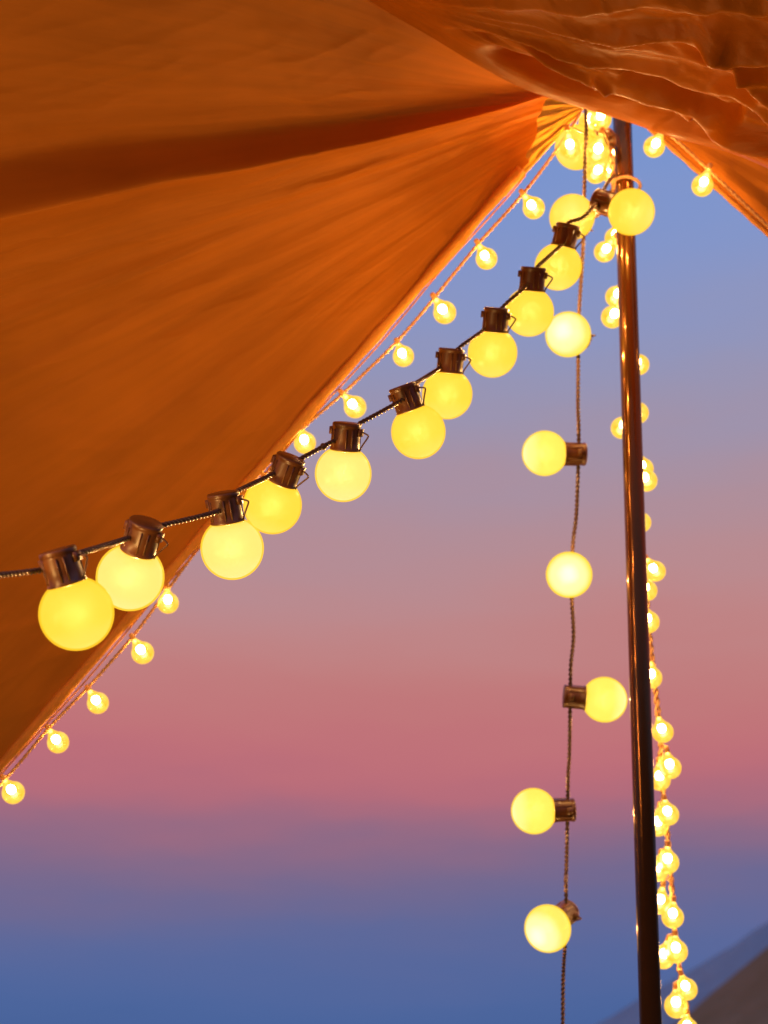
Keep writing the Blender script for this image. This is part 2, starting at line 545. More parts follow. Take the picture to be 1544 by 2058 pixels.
# --- left roof panel: straight tension lines from the peak out to the hem and overhead
NF, NS = 520, 230
phi = np.linspace(0, 1, NF)
I_K = [(0.0, (1046, 341, 1.530)), (0.06, (1063, 326, 1.533)), (0.12, (1057, 312, 1.534)), (0.17, (1068, 296, 1.537)), (0.25, (1080, 268, 1.542)), (0.33, (1078, 244, 1.546)),
       (0.43, (1086, 222, 1.549)), (0.50, (1091, 203, 1.553)), (0.58, (1108, 196, 1.56)), (0.68, (1128, 194, 1.566)), (0.8, (1150, 200, 1.572)), (1.0, (1190, 212, 1.585))]
O_K = [(0.0, (-254, 1831, 1.500)), (0.17, (-300, 1270, 1.425)), (0.33, (-330, 790, 1.335)), (0.5, (-340, 432, 1.225)), (0.65, (-330, 20, 1.105)), (0.8, (-200, -480, 0.97)), (1.0, (560, -620, 0.90))]
I = pts_np(curve_np(I_K, phi)); O = pts_np(curve_np(O_K, phi))
s = np.linspace(0, 1, NS) ** 1.15 * 1.12
P = I[:, None, :] * (1 - s)[None, :, None] + O[:, None, :] * s[None, :, None]
PH = np.repeat(phi[:, None], NS, 1); SS = np.repeat(s[None, :], NF, 0)
grow = np.clip(SS, 0, 1)
tt = 0.5 - PH - 0.008 * perlin(SS * 3.0, SS * 0 + 2.5, 4)            # positive below the deep pleat
face = 0.037 + 0.006 * perlin(SS * 4, PH * 2, 9)
H0 = 0.013 + 0.056 * grow ** 0.9
h = H0 * smooth01((tt + face) / face) ** 1.5 * np.where(tt > 0, np.exp(-np.maximum(tt, 0) / 0.105), 1.0)
# soft secondary pleats under it
for c, w, a in ((0.405, 0.016, 0.012), (0.345, 0.020, 0.010), (0.285, 0.016, 0.008), (0.235, 0.020, 0.006), (0.16, 0.022, 0.006), (0.09, 0.02, 0.005)):
    d = PH - c - 0.006 * perlin(SS * 3.5, PH * 0 + c * 50, 17)
    prof = np.exp(-(d / w) ** 2) * np.where(d > 0, 1.0, 1.0)
    h += (0.95 if c > 0.3 else 0.6) * a * prof * (0.06 + 0.94 * grow) * (0.75 + 0.6 * perlin(SS * 2.3, PH * 0 + c * 31, 23))
for c, w, a in ((0.56, 0.02, 0.005), (0.62, 0.018, 0.004), (0.69, 0.02, 0.004), (0.76, 0.02, 0.004), (0.86, 0.02, 0.003)):
    d = PH - c - 0.006 * perlin(SS * 3.5, PH * 0 + c * 50, 18)
    h += a * np.exp(-(d / w) ** 2) * grow * (0.8 + 0.7 * perlin(SS * 2.0, PH * 0 + c * 31, 24))
# broken radial creases
h += 0.0026 * grow * perlin(PH * 22 + SS * 1.3, SS * 2.6, 31)
h += 0.0005 * (0.15 + grow) * perlin(PH * 60 + 2.0 * perlin(SS * 4, PH * 6, 40), SS * 5.0, 32)
h += 0.0003 * (0.4 + grow) * perlin(PH * 150 + 3.0 * perlin(SS * 5, PH * 9, 41), SS * 8.0, 33)
h += 0.008 * grow * perlin(PH * 4 + 3, SS * 2.5, 35)
# slack cloth: short slanting creases that do not follow the tension lines
rel = P - np.array(CAM)
rd = rel @ np.array(AX_F)
RX = rel @ np.array(AX_R) / rd * FPX; RY = rel @ np.array(AX_U) / rd * FPX
ra = 0.30
CX, CY = RX * math.cos(ra) + RY * math.sin(ra), -RX * math.sin(ra) + RY * math.cos(ra)
cz = 1 - np.abs(perlin(CX / 330 + 0.5 * perlin(CX / 150, CY / 150, 90), CY / 62, 91))
h += 0.0016 * cz ** 5 * smooth01(perlin(RX / 260, RY / 200, 92) * 1.5 + 0.45) * smooth01(grow * 3)
cz = 1 - np.abs(perlin(CX / 140 + 0.5 * perlin(CX / 90, CY / 90, 93), CY / 30, 94))
h += 0.0005 * cz ** 4 * smooth01(perlin(RX / 180, RY / 160, 95) * 1.6 + 0.3) * smooth01(grow * 3)
h += 0.0035 * perlin(RX / 210, RY / 120, 96) * smooth01(grow * 3)
# slack near the hem
h += 0.004 * np.exp(-(PH / 0.05) ** 2) * perlin(PH * 12, SS * 14, 36)
h[0, :] *= 0.3
uv = np.stack([PH, SS], axis=-1)
roof, Qroof = grid_sheet('roof_panel', P, h, M_ROOF, tent, uv)

# --- hem tape rolled along the lower edge of that panel
hem_pts = [Vector(Qroof[0, k]) for k in range(0, NS, 3)]
hem_path = []
for i, p in enumerate(hem_pts):
    hem_path.append(p + AX_F * -0.002 + cdir(0.75, 0.65) * 0.0006)
hv, hf = tube_geo(hem_path, lambda u: 0.0058 + 0.0006 * math.sin(u * 57) + 0.0004 * math.sin(u * 131), 10)
ho = mesh_obj('hem_tape', hv, hf, M_HEM, tent, uv=[((i % 10) / 10, i / 10 / len(hem_path) * 3) for i in range(len(hv))])
# thin edge binding cord a little outside the hem
edge = [p + cdir(0.75, 0.66, -0.3) * (0.0082 + 0.0012 * math.sin(i * 0.41)) for i, p in enumerate(hem_pts)]
ev, ef = tube_geo(catmull(edge, 0.01), 0.0010, 6)
mesh_obj('edge_cord', ev, ef, M_HEM, tent, uv=[((i % 6) / 6, i / 600) for i in range(len(ev))])


def nearest(path, px, py):
    best = None
    for i, p in enumerate(path):
        v = p - CAM
        d = v.dot(AX_F)
        q = ((v.dot(AX_R) / d * FPX + 772), 1029 - v.dot(AX_U) / d * FPX)
        e = (q[0] - px) ** 2 + (q[1] - py) ** 2
        if best is None or e < best[0]:
            best = (e, i)
    return best[1]


for (bx, by, r) in ((588, 872, 0.0058), (45, 1492, 0.0056)):
    i = nearest(hem_path, bx, by)
    a, b = hem_path[max(0, i - 1)], hem_path[min(len(hem_path) - 1, i + 1)]
    dirv = (b - a).normalized()
    c = hem_path[i]
    pth = [c + dirv * (0.011 * (k / 8 - 0.5)) for k in range(9)]
    tv, tf = tube_geo(pth, lambda u, r=r: r * (0.82 + 0.18 * math.sin(u * math.pi)), 12)
    mesh_obj('tie_band', tv, tf, M_HEM, tent, uv=[((k % 12) / 12, k / 100) for k in range(len(tv))])

# --- peak cloth behind the frayed inner edge of the roof panel
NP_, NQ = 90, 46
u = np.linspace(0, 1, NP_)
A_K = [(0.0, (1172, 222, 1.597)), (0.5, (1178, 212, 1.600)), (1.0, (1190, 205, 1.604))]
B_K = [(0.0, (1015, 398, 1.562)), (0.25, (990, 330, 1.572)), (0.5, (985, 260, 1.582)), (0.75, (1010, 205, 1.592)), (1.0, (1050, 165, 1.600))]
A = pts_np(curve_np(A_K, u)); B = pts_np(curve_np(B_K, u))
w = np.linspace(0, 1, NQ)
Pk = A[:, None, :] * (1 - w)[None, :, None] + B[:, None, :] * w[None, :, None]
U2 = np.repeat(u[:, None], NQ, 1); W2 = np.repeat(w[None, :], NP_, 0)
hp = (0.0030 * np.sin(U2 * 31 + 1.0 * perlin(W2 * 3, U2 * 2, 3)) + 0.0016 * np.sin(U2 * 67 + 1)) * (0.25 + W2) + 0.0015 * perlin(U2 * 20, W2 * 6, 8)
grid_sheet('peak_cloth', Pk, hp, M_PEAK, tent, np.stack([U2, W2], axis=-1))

# --- side panel on the far right of the peak
u = np.linspace(0, 1, 90)
A_K = [(0.0, (1268, 224, 1.600)), (1.0, (1240, 150, 1.615))]
B_K = [(0.0, (1790, 690, 1.515)), (0.3, (1900, 450, 1.46)), (0.65, (1960, 200, 1.41)), (1.0, (1900, -50, 1.36))]
A = pts_np(curve_np(A_K, u)); B = pts_np(curve_np(B_K, u))
w = np.linspace(0, 1, 120)
Ps = A[:, None, :] * (1 - w)[None, :, None] + B[:, None, :] * w[None, :, None]
U2 = np.repeat(u[:, None], 120, 1); W2 = np.repeat(w[None, :], 90, 0)
hs = 0.007 * W2 * perlin(U2 * 7, W2 * 2, 51) + 0.004 * W2 * perlin(U2 * 18, W2 * 4, 52) + 0.004 * np.sin(U2 * 26) * W2 * (1 - W2)
side, Qside = grid_sheet('side_panel', Ps, hs, M_SIDE, tent, np.stack([U2, W2], axis=-1))
shem = [Vector(Qside[0, k]) for k in range(0, 120, 2)]
sv, sf = tube_geo(shem, lambda q: 0.0028 + 0.0004 * math.sin(q * 80), 8)
mesh_obj('side_hem_tape', sv, sf, M_HEM, tent, uv=[((k % 8) / 8, k / 160) for k in range(len(sv))])

# --- loose door flap folded over in front of the peak
NU, NV = 420, 240
u = np.linspace(0, 1, NU)
E_K = [(0.0, (735, -2, 1.318)), (0.05, (792, 32, 1.312)), (0.13, (868, 76, 1.322)), (0.21, (958, 130, 1.348)), (0.30, (1060, 182, 1.395)), (0.39, (1165, 216, 1.435)),
       (0.48, (1268, 248, 1.45)), (0.56, (1345, 275, 1.435)), (0.68, (1468, 308, 1.40)), (0.78, (1560, 347, 1.36)), (0.9, (1700, 420, 1.31)), (1.0, (1830, 500, 1.27))]
T_K = [(0.0, (640, -260, 1.075)), (0.2, (800, -420, 0.985)), (0.4, (1080, -480, 0.95)), (0.7, (1560, -420, 0.98)), (1.0, (2120, -260, 1.02))]
E = pts_np(curve_np(E_K, u)); T = pts_np(curve_np(T_K, u))
v = np.linspace(-0.10, 1, NV)
vv = np.clip(v, 0, 1)
Pf = E[:, None, :] * (1 - vv)[None, :, None] + T[:, None, :] * vv[None, :, None]
# lip: the cloth turns back and up behind its lower edge
neg = np.clip(-v, 0, 1) / 0.10
lipd = np.array(AX_F) * 0.055 + np.array(AX_U) * 0.050
Pf = Pf + (neg ** 1.2)[None, :, None] * lipd[None, None, :]
UU = np.repeat(u[:, None], NV, 1); VV = np.repeat(vv[None, :], NU, 0)
rel = Pf - np.array(CAM)
dd = rel @ np.array(AX_F)
PX = rel @ np.array(AX_R) / dd * FPX + 772
PY = 1029 - rel @ np.array(AX_U) / dd * FPX
taper = smooth01((UU - 0.02) / 0.42) * smooth01(VV / (0.035 + 0.11 * (1 - smooth01((UU - 0.22) / 0.18))))
wx = 9 * perlin(PX / 150, PY / 90, 61) + 2.5 * perlin(PX / 60, PY / 40, 62)
X_, Y_ = PX + wx, PY + 0.7 * wx
hfp = 0.030 * np.sin(np.clip(VV, 0, 1) * math.pi) ** 1.5 * smooth01(UU / 0.2)
rr = np.hypot(PX - 770, PY - 15)
th = np.degrees(np.arctan2(PY - 15, np.maximum(PX - 770, 1.0)))
rn = np.clip(rr / 760, 0, 1.6)
tc_ = th - 5.0 * rn ** 2 + 1.3 * perlin(rr / 170, th / 7, 63) + 0.5 * perlin(rr / 60, th / 4, 64)
# long folds sweeping out of the corner where the flap is caught up: angle, reach above, reach below, height
for c, wu, wd, a in ((-12, 3.0, 2.0, 0.020), (-5.5, 2.6, 1.5, 0.020), (-1.0, 1.3, 0.9, 0.010), (3.2, 2.2, 1.4, 0.022), (6.2, 1.0, 0.7, 0.007),
                     (9.4, 2.4, 1.2, 0.026), (13.6, 1.3, 0.8, 0.009), (16.5, 1.2, 1.0, 0.006)):
    d = tc_ - c
    prof = np.where(d < 0, np.exp(-(np.abs(d) / wu) ** 1.5), np.exp(-(np.abs(d) / wd) ** 1.4))
    hfp += 1.3 * a * prof * (0.12 + rn) * (0.8 + 0.5 * perlin(rr / 210, th * 0 + c, 65))
FOLDS = [  # shorter creases: polyline, half width above, half width below, height
    ([(1150, 188), (1250, 210), (1345, 236), (1440, 268), (1560, 312)], 20, 16, 0.005),
    ([(1400, -30), (1470, 6), (1520, 50), (1570, 100), (1640, 140)], 22, 10, 0.010),
    ([(1190, 92), (1225, 108), (1240, 124), (1268, 132)], 7, 5, 0.004),
    ([(1305, 146), (1345, 170), (1372, 168), (1425, 196)], 9, 6, 0.005),
    ([(1390, 176), (1432, 208), (1500, 224), (1560, 252)], 12, 7, 0.005),
]
for poly, wa, wb, a in FOLDS:
    d, al = seg_dist(X_, Y_, poly)
    prof = np.where(d < 0, np.exp(-(np.abs(d) / wa) ** 1.35), np.exp(-(np.abs(d) / wb) ** 1.25))
    ends = smooth01(al / 0.24) * smooth01((1 - al) / 0.12)
    hfp += 1.9 * a * prof * (0.15 + 0.85 * ends)
GROOVES = [([(935, 92), (1028, 118), (1115, 144), (1200, 176), (1300, 208), (1400, 245), (1490, 272), (1600, 300)], 26, 0.016),
           ([(880, 58), (990, 52), (1110, 62), (1180, 70)], 9, 0.006),
           ([(1250, 78), (1350, 112), (1440, 150), (1544, 170)], 12, 0.006)]
for poly, wd, a in GROOVES:
    d, al = seg_dist(X_, Y_, poly)
    hfp -= 2.3 * a * np.exp(-(d / wd) ** 2) * smooth01(al / 0.15) * smooth01((1 - al) / 0.1)
fa = math.radians(21)
AL = PX * math.cos(fa) + PY * math.sin(fa); AC = -PX * math.sin(fa) + PY * math.cos(fa) + 10 * perlin(PX / 110, PY / 70, 70)
cr1 = 1 - np.abs(perlin(AL / 210, AC / 40, 71))
cr2 = 1 - np.abs(perlin(AL / 95 + 4, AC / 19, 72))
patch = smooth01(perlin(PX / 190, PY / 100, 75) * 1.5 + 0.55)
hfp += (0.0014 * cr1 ** 5 * patch + 0.0007 * cr2 ** 4 * (1.15 - patch)) * smooth01((VV - 0.02) / 0.16) + 0.0010 * perlin(PX / 60, PY / 25, 73)
hfp *= taper
flap, _ = grid_sheet('door_flap', Pf, hfp, M_FLAP, tent, np.stack([UU * 2, VV], axis=-1))

# ------------------------------------------------------------------ pole
PT, PB = pt(1251, 245, 1.600), pt(1306, 2000, 1.352)
pdir = (PB - PT).normalized()
top = PT - pdir * 0.055
kfoot = (0.02 - top.z) / pdir.z
foot = top + pdir * kfoot
pole = thing('tent_pole', (foot.x, foot.y, 0.0), 'slim bronze brown tent pole standing upright under the canopy peak', 'pole')
mid = top + pdir * (0.62 * kfoot)


def tube_between(a, b, r, seg=40):
    n_ = 12
    return tube_geo([a.lerp(b, k / n_) for k in range(n_ + 1)], r, seg)


V, F = tube_between(top, mid, 0.0108)
mesh_obj('upper_tube', V, F, M_POLE, pole)
V, F = tube_between(mid, foot, 0.0119)
mesh_obj('lower_tube', V, F, M_POLE, pole)
V, F = tube_between(mid - pdir * 0.006, mid + pdir * 0.012, 0.0126)
mesh_obj('ferrule', V, F, M_POLE, pole)
V, F = tube_geo([foot, foot + Vector((0, 0, -0.012)), Vector((foot.x, foot.y, 0.001))], lambda q: 0.016 + 0.006 * q, 24)
mesh_obj('foot_cap', V, F, M_BLACK, pole)

# ------------------------------------------------------------------ globe festoon
R = 0.025


def sphere_prof(r, z0, z1, n_=28):
    return [(math.sqrt(max(0.0, r * r - z * z)), z) for z in [r * -math.cos(math.pi * k / n_) for k in range(n_ + 1)] if z0 <= z <= z1]


prof = sphere_prof(R, -1, 0.0215)
prof = prof + [(0.0112, 0.0225), (0.0112, 0.026), (0.0, 0.026)]
gv, gf = lathe(prof, 48)
GLOBE = {k: new_mesh('globe_bulb', gv, gf, mm_) for k, mm_ in (('gold', S_GOLD), ('pale', S_PALE), ('lemon', S_LEMON), ('white', S_LEMON))}
dv_, df_ = lathe(sphere_prof(0.0235, -1, 1), 48)
DIFF = {k: new_mesh('diffuser', dv_, df_, mm_) for k, mm_ in (('gold', G_GOLD), ('pale', G_PALE), ('lemon', G_LEMON), ('white', G_WHITE))}

# socket: drum with a lower rim, chamfered cap, side ribs and a cable saddle
sp_ = [(0.0110, 0.0206), (0.0132, 0.0204), (0.0135, 0.0212), (0.0135, 0.0226), (0.0128, 0.0232), (0.0125, 0.0300), (0.0124, 0.0400), (0.0123, 0.0415), (0.0127, 0.0419), (0.0127, 0.0442), (0.0121, 0.0450), (0.0, 0.0452)]
sv_, sf_ = lathe(sp_, 36)


def add_box(V, F, c, sx_, sy_, sz_, rot=0.0):
    b = len(V)
    ca, sa = math.cos(rot), math.sin(rot)
    for dz in (-1, 1):
        for dx, dy in ((-1, -1), (1, -1), (1, 1), (-1, 1)):
            x, y = dx * sx_ / 2, dy * sy_ / 2
            V.append(Vector((c[0] + x * ca - y * sa, c[1] + x * sa + y * ca, c[2] + dz * sz_ / 2)))
    F += [(b, b + 3, b + 2, b + 1), (b + 4, b + 5, b + 6, b + 7)] + [(b + k, b + (k + 1) % 4, b + 4 + (k + 1) % 4, b + 4 + k) for k in range(4)]


for ang in (-2.6, -2.2, -1.25, -0.85, 0.5, 1.3, 2.1, 2.7):
    add_box(sv_, sf_, (0.0127 * math.cos(ang), 0.0127 * math.sin(ang), 0.0315), 0.0012, 0.0011, 0.016, ang)
for ang in (0.0, math.pi):
    add_box(sv_, sf_, (0.0126 * math.cos(ang), 0.0126 * math.sin(ang), 0.0375), 0.0042, 0.0075, 0.0065, ang)
SOCKET = new_mesh('socket', sv_, sf_, M_BLACK)
mod_norm = SOCKET
SOCKET.polygons.foreach_set('use_smooth', [False] * len(SOCKET.polygons)) if False else None

# clip: flat bent wire loop standing off the socket's side
cp = [Vector((0.0120, 0, 0.0385)), Vector((0.0150, 0, 0.0380)), Vector((0.0195, 0, 0.0362)), Vector((0.0202, 0, 0.0350)), Vector((0.0190, 0, 0.0325)), Vector((0.0155, 0, 0.0265)), Vector((0.0138, 0, 0.0228)), Vector((0.0134, 0, 0.0205))]
cv_, cf_ = tube_geo(catmull(cp, 0.0008), 0.00075, 8, flat=1.0)
CLIP = new_mesh('clip', cv_, cf_, M_BLACK)


def basis(axis, xhint):
    z = axis.normalized()
    x = (xhint - z * xhint.dot(z)).normalized()
    y = z.cross(x)
    return Matrix((x, y, z)).transposed()


BULB_W = 2.9


def add_globe(root, centre, axis, xhint, kind, watts=BULB_W):
    o = bpy.data.objects.new('globe_bulb', GLOBE[kind]); COL.objects.link(o)
    o.parent = root
    o.location = centre - Vector(root.location)
    o.rotation_euler = basis(axis, xhint).to_euler()
    for nm, me in (('socket', SOCKET), ('clip', CLIP), ('diffuser', DIFF[kind])):
        c = bpy.data.objects.new(nm, me); COL.objects.link(c); c.parent = o
    ld = bpy.data.lights.new('bulb_light', 'POINT')
    ld.energy = watts * 3.5; ld.color = (1.0, 0.52, 0.16); ld.shadow_soft_size = 0.0
    lo = bpy.data.objects.new('bulb_light', ld); COL.objects.link(lo); lo.parent = o
    return o


# diagonal strand: centre px, depth, axis towards the socket (image right, image down, towards viewer), tone
FB = [
    (154, 1233, 0.935, (-0.27, -0.96, 0.10), 'gold'),
    (262, 1160, 1.025, (0.32, -0.92, 0.28), 'pale'),
    (467, 1102, 1.100, (-0.15, -0.98, 0.14), 'pale'),
    (548, 1015, 1.185, (0.37, -0.90, 0.22), 'gold'),
    (690, 952, 1.225, (0.08, -0.98, 0.16), 'pale'),
    (841, 868, 1.275, (-0.34, -0.93, 0.10), 'gold'),
    (899, 792, 1.375, (0.09, -0.98, 0.12), 'gold'),
    (990, 709, 1.400, (0.08, -0.98, 0.18), 'gold'),
    (1064, 627, 1.415, (0.08, -0.98, 0.16), 'gold'),
    (1122, 536, 1.475, (0.22, -0.96, 0.14), 'gold'),
    (1150, 436, 1.530, (0.22, 0.10, -0.97), 'gold'),
    (1269, 426, 1.495, (-0.80, -0.40, -0.45), 'gold'),
]
fg = thing('globe_festoon', pt(0, 1150, 0.89), 'festoon of golden globe bulbs in black sockets sweeping diagonally up to the pole', 'string lights', 'golden globe festoons')
# strand runs on unseen; bulbs added there, most brighter, light canopy and flap
EXTRA = [(-130, 1284, 0.860, (0.12, -0.98, 0.12), 'gold'), (-370, 1265, 0.800, (-0.15, -0.97, 0.1), 'pale'), (-620, 1110, 0.770, (0.1, -0.98, 0.1), 'gold'),
         (-840, 830, 0.755, (-0.2, -0.95, 0.1), 'gold'), (-1040, 520, 0.760, (-0.1, -0.98, 0.1), 'pale')]
for x, y, d, a, k in EXTRA + FB:
    add_globe(fg, pt(x, y, d), cdir(*a), cdir(1, 0.25, 0.25) if a[2] > -0.5 else cdir(1, 0.3, 0), k, BULB_W if x > -200 else 12.5)
SOCK = 0.0365
cable = [pt(-1300, 60, 0.78)]


def sock(i, lst, off=0.0):
    x, y, d, a, k = lst[i]
    c = pt(x, y, d) + cdir(*a) * SOCK
    return c


for i in (4, 3, 2, 1, 0):
    c = sock(i, EXTRA)
    cable += [c - cdir(1, 0.8 * i / 4) * 0.014, c, c + cdir(1, 0.8 * i / 4 - 0.1) * 0.014]
for i in range(10):
    x, y, d, a, k = FB[i]
    c = sock(i, FB)
    nx_, ny_ = (FB[i + 1][0] - x, FB[i + 1][1] - y)
    L = math.hypot(nx_, ny_)
    dv = (pt(FB[i + 1][0], FB[i + 1][1], FB[i + 1][2]) - pt(x, y, d)).normalized()
    if i == 0:
        dv = cdir(0.95, -0.30, -0.2)
    cable += [c - dv * 0.0145 + cdir(0, 1) * 0.0015, c, c + dv * 0.0145 + cdir(0, -1) * 0.0015]
c11 = pt(FB[11][0], FB[11][1], FB[11][2]) + cdir(*FB[11][3]) * 0.040
cable += [pt(1172, 437, 1.483), pt(1193, 415, 1.490), c11, pt(1222, 366, 1.535), pt(1236, 352, 1.575)]
V, F = twisted(catmull(cable, 0.0011), 0.00125, 0.00115, 0.0085)
mesh_obj('cable', V, F, M_CABLE, fg)
# short cable to the bulb that hangs behind and the knot in the strand
c10 = pt(FB[10][0], FB[10][1], FB[10][2]) + cdir(*FB[10][3]) * 0.0375
V, F = twisted(catmull([pt(1195, 414, 1.492), pt(1204, 430, 1.52), c10, pt(1178, 470, 1.60), pt(1200, 420, 1.62), pt(1240, 370, 1.61)], 0.0011), 0.00125, 0.00115, 0.0085)
mesh_obj('cable_tail', V, F, M_CABLE, fg)
kx = min(catmull(cable, 0.0011), key=lambda q: (q - pt(645, 896, 1.205)).length)
kv, kf = tube_geo([kx + cdir(0.9, -0.45) * (0.006 * (q / 6 - 0.5)) for q in range(7)], lambda q: 0.0012 + 0.0022 * math.sin(q * math.pi), 10)
mesh_obj('knot', kv, kf, M_CABLE, fg)
# loop that ties the strand round the pole
ax = PT + pdir * ((pt(1257, 372, 1.58) - PT).dot(pdir))
bx_ = cdir(1, 0, 0); by_ = pdir.cross(bx_).normalized()
loop = []
for k in range(26):
    a = 2 * math.pi * k / 25
    rr = 0.0135 + 0.004 * max(0, math.cos(a)) + 0.0006 * math.sin(3 * a)
    loop.append(ax + bx_ * (math.cos(a) * rr) + by_ * (math.sin(a) * rr) + pdir * (-0.003 * math.sin(a) + 0.004 * max(0, math.cos(a))))
V, F = tube_geo(loop, 0.0019, 8)
mesh_obj('tie_loop', V, F, M_WIRE, fg)

# hanging strand
VB = [
    (1160, 296, 1.560, (0.85, -0.30, -0.35), 'gold'),
    (1142, 672, 1.520, (0.42, 0.02, -0.90), 'white'),
    (1095, 911, 1.525, (1.0, 0.02, -0.06), 'lemon'),
    (1144, 1155, 1.500, (0.20, 0.0, -0.98), 'white'),
    (1215, 1406, 1.530, (-1.0, -0.08, -0.05), 'lemon'),
    (1073, 1630, 1.530, (1.0, -0.02, -0.05), 'lemon'),
    (1101, 1866, 1.490, (0.62, -0.22, -0.75), 'white'),
]
hg = thing('globe_festoon', pt(1178, 235, 1.56), 'festoon hanging straight down beside the pole with lemon yellow globes jutting sideways', 'string lights', 'golden globe festoons')
for x, y, d, a, k in VB:
    add_globe(hg, pt(x, y, d), cdir(*a), cdir(0.3, 0.1, -1) if abs(a[0]) > 0.7 else cdir(1, -0.1, -0.1), k)
pts_ = [pt(1176, 195, 1.56), pt(1179, 250, 1.535), pt(1176, 330, 1.53), pt(1174, 400, 1.545), pt(1172, 500, 1.55)]
for i in range(1, 7):
    x, y, d, a, k = VB[i]
    c = pt(x, y, d) + cdir(*a) * 0.0375
    prevx = {1: 1168, 2: 1163, 3: 1158, 4: 1150, 5: 1143, 6: 1137}[i]
    dep = c - CAM
    dcam = dep.dot(AX_F)
    qx = dep.dot(AX_R) / dcam * FPX + 772; qy = 1029 - dep.dot(AX_U) / dcam * FPX
    pts_ += [pt(prevx * 0.35 + qx * 0.65, qy - 62, dcam - 0.004), c, pt(prevx * 0.35 + qx * 0.65 - 2, qy + 62, dcam - 0.004)]
    nxt = {1: 1162, 2: 1158, 3: 1153, 4: 1144, 5: 1138, 6: 1132}[i]
    pts_ += [pt(nxt, qy + 128, 1.535)]
pts_ += [pt(1131, 2080, 1.53), pt(1127, 2400, 1.51), pt(1122, 2800, 1.49)]
V, F = twisted(catmull(pts_, 0.0013), 0.00130, 0.00120, 0.0105)
mesh_obj('cable', V, F, M_CABLE, hg)

# ------------------------------------------------------------------ fairy lights with small clear globes
r0 = 0.0125
pf = [(math.sqrt(max(0, r0 * r0 - z * z)), z) for z in [-r0 * math.cos(math.pi * k / 20) for k in range(17)]]
pf += [(0.0056, 0.0128), (0.0042, 0.0150), (0.0031, 0.0180), (0.0025, 0.0200), (0.0, 0.0200)]
mv_, mf_ = lathe(pf, 26)
MINI = new_mesh('mini_bulb', mv_, mf_, M_MINI)
lp = [(0.0, -0.0010), (0.0034, 0.0004), (0.0048, 0.0035), (0.0046, 0.0066), (0.0032, 0.0088), (0.0, 0.0098)]
lv_, lf_ = lathe(lp, 14)
LED = new_mesh('led', lv_, lf_, M_LED)
cpv, cpf = lathe([(0.0, 0.0196), (0.0030, 0.0196), (0.0032, 0.0205), (0.0028, 0.0255), (0.0016, 0.0265), (0.0, 0.0265)], 14)
CAP = new_mesh('cap', cpv, cpf, M_WIRE)


def add_mini(root, x, y, d, a, scale=1.0):
    o = bpy.data.objects.new('mini_bulb', MINI); COL.objects.link(o)
    o.parent = root
    o.location = pt(x, y, d) - Vector(root.location)
    o.rotation_euler = basis(cdir(*a), cdir(0.3, 0.2, 1)).to_euler()
    scale *= random.uniform(0.93, 1.05)
    o.scale = (scale,) * 3
    for nm, me in (('led', LED), ('cap', CAP)):
        c = bpy.data.objects.new(nm, me); COL.objects.link(c); c.parent = o
    return pt(x, y, d) + cdir(*a) * 0.026 * scale


def wire_thing(root, pts, stems, strand=0.0013, off=0.0008, pitch=0.014):
    V, F = twisted(catmull(pts, 0.0016), strand, off, pitch, 5)
    for a, b in stems:
        if (a - b).length > 0.002:
            v_, f_ = tube_geo([a.lerp(b, k / 4) for k in range(5)], 0.0010, 5, base=len(V))
            V += v_; F += f_
    mesh_obj('wire', V, F, M_WIRE, root)


hs_ = thing('fairy_lights', pt(1165, 232, 1.56), 'string of tiny clear globe lights following the hem of the large roof panel', 'string lights', 'fairy light strings')
HM = [(1073, 418, 1.52, (-0.62, -0.72, 0.3)), (978, 520, 1.52, (-0.50, -0.78, 0.35)), (894, 628, 1.52, (-0.55, -0.72, 0.4)), (811, 716, 1.53, (-0.35, -0.72, 0.6)),
      (714, 818, 1.53, (-0.66, -0.70, 0.25)), (613, 890, 1.53, (-0.15, -0.75, 0.6)), (545, 985, 1.53, (-0.4, -0.8, 0.3)), (440, 1093, 1.53, (-0.3, -0.85, 0.3)),
      (338, 1212, 1.53, (-0.02, -0.92, 0.35)), (287, 1312, 1.52, (-0.45, -0.80, 0.3)), (197, 1413, 1.52, (-0.45, -0.80, 0.3)), (117, 1492, 1.52, (-0.45, -0.80, 0.3)), (27, 1593, 1.52, (-0.42, -0.80, 0.35)),
      (-70, 1700, 1.52, (-0.4, -0.8, 0.3))]
path = [pt(1168, 226, 1.56), pt(1120, 300, 1.535)]
cl = [(1049, 392), (960, 492), (871, 601), (796, 688), (690, 790), (604, 866), (528, 958), (425, 1068), (336, 1187), (266, 1280), (180, 1378), (103, 1458), (16, 1560), (-85, 1668)]
stems = []
for (x, y, d, a), (cx, cy) in zip(HM, cl):
    e_ = add_mini(hs_, x, y, d, a)
    w_ = pt(cx, cy, d)
    path.append(w_)
    stems.append((e_, w_))
path += [pt(-200, 1800, 1.52), pt(-330, 1950, 1.51)]
wire_thing(hs_, path, stems)

rs = thing('fairy_lights', pt(1262, 235, 1.58), 'pair of tiny clear globe lights along the side panel hem beyond the pole', 'string lights', 'fairy light strings')
RM = [(1315, 295, 1.535, (0.42, -0.80, 0.0)), (1412, 373, 1.53, (0.3, -0.85, 0.1)), (1640, 590, 1.52, (0.3, -0.85, 0.1))]
rc = [(1335, 264), (1425, 342), (1655, 562)]
path = [pt(1262, 236, 1.585)]; stems = []
for (x, y, d, a), (cx, cy) in zip(RM, rc):
    e_ = add_mini(rs, x, y, d, a); w_ = pt(cx, cy, d + 0.012); path.append(w_); stems.append((e_, w_))
path += [pt(1820, 730, 1.51)]
wire_thing(rs, path, stems)

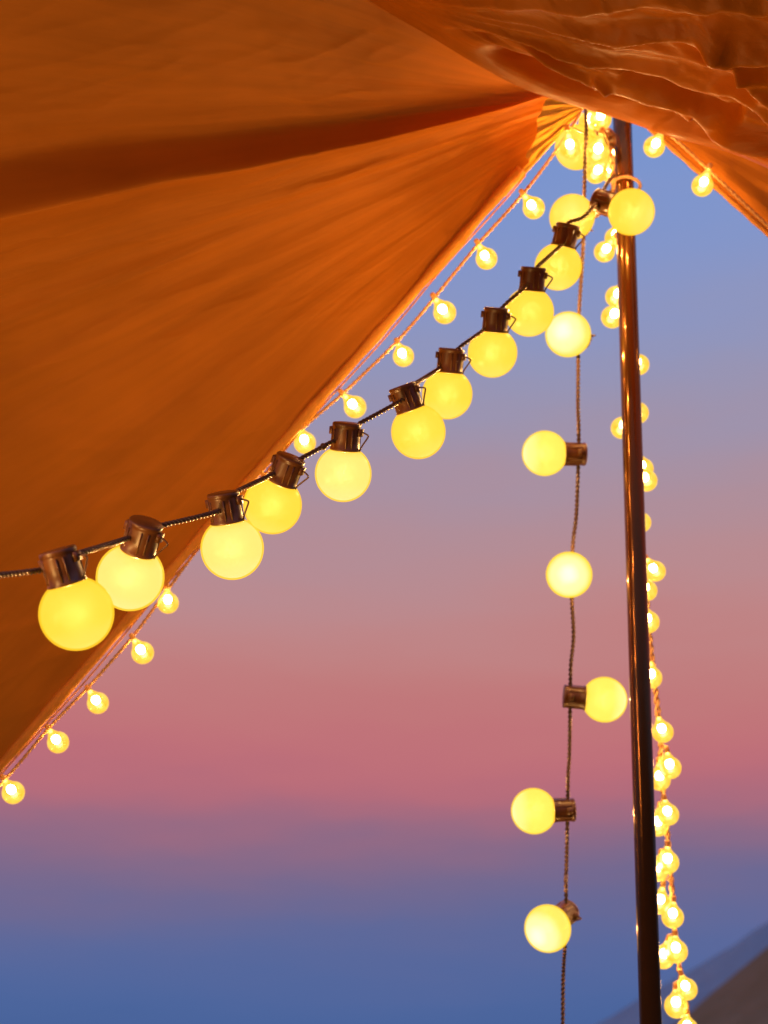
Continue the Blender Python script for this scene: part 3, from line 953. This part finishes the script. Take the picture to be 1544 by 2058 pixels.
ps = thing('fairy_lights', pt(1200, 222, 1.58), 'string of tiny clear globe lights bunched at the peak and trailing down behind the pole', 'string lights', 'fairy light strings')
PM = [(1186, 246, 1.575, (0.2, -0.6, -0.7)), (1207, 240, 1.560, (0.1, -0.7, 0.3)), (1147, 298, 1.515, (-0.2, -0.5, 0.75)), (1201, 307, 1.530, (0.25, -0.75, 0.45)), (1198, 348, 1.545, (0.5, -0.3, 0.7)),
      (1232, 318, 1.60, (0.2, -0.9, 0.0)), (1228, 346, 1.61, (0.1, -0.9, -0.2)),
      (1215, 506, 1.575, (0.5, -0.35, 0.7)), (1236, 478, 1.60, (0.3, -0.9, 0.1)), (1238, 596, 1.585, (0.5, -0.2, 0.7)), (1231, 637, 1.575, (0.55, -0.4, 0.65)),
      (1284, 733, 1.58, (-0.6, -0.7, 0.2)), (1282, 830, 1.59, (-0.5, -0.8, 0.2)), (1250, 860, 1.59, (0.6, -0.6, 0.2)), (1292, 942, 1.58, (-0.4, -0.8, 0.2)), (1299, 966, 1.57, (-0.6, -0.6, 0.3)),
      (1288, 1050, 1.58, (-0.5, -0.8, 0.2)), (1317, 1148, 1.56, (-0.55, -0.35, 0.72)), (1300, 1187, 1.58, (-0.5, -0.7, 0.2)), (1303, 1250, 1.57, (-0.3, -0.6, 0.65)), (1309, 1362, 1.57, (-0.1, -0.75, 0.6)),
      (1332, 1471, 1.56, (-0.35, -0.65, 0.65)), (1347, 1543, 1.56, (-0.2, -0.45, 0.85)), (1326, 1567, 1.57, (-0.1, -0.8, 0.5)), (1343, 1637, 1.55, (-0.25, -0.5, 0.8)), (1322, 1658, 1.57, (0.1, -0.8, 0.5)),
      (1342, 1733, 1.55, (-0.05, -0.5, 0.8)), (1322, 1750, 1.56, (0.2, -0.8, 0.4)), (1326, 1815, 1.56, (0.2, -0.75, 0.5)), (1352, 1843, 1.55, (0.0, -0.5, 0.8)), (1359, 1912, 1.55, (-0.1, -0.5, 0.8)),
      (1333, 1924, 1.56, (0.3, -0.7, 0.5)), (1380, 1988, 1.55, (-0.35, -0.5, 0.75)), (1359, 2022, 1.55, (-0.05, -0.75, 0.6)), (1382, 2068, 1.55, (-0.1, -0.7, 0.6)), (1365, 2130, 1.54, (-0.1, -0.7, 0.6))]
path = [pt(1196, 215, 1.59), pt(1214, 262, 1.575), pt(1226, 300, 1.565), pt(1232, 350, 1.57), pt(1238, 420, 1.60), pt(1246, 520, 1.605), pt(1258, 620, 1.60), pt(1268, 740, 1.60), pt(1276, 880, 1.60),
        pt(1284, 1000, 1.595), pt(1294, 1130, 1.59), pt(1305, 1270, 1.585), pt(1318, 1390, 1.58), pt(1328, 1480, 1.575), pt(1328, 1540, 1.575), pt(1336, 1620, 1.57), pt(1345, 1720, 1.565), pt(1353, 1820, 1.565), pt(1361, 1920, 1.56), pt(1376, 2000, 1.56),
        pt(1384, 2070, 1.56), pt(1395, 2200, 1.55), pt(1415, 2500, 1.54)]
cen = catmull(path, 0.004)
stems = []
for x, y, d, a in PM:
    a = (a[0] * 0.9, min(a[1], -0.35) - 0.35, a[2] * 0.22)
    e_ = add_mini(ps, x, y, d, a)
    w_ = min(cen, key=lambda q: (q - e_).length)
    stems.append((e_, w_))
wire_thing(ps, path, stems, 0.0018, 0.0019, 0.020)
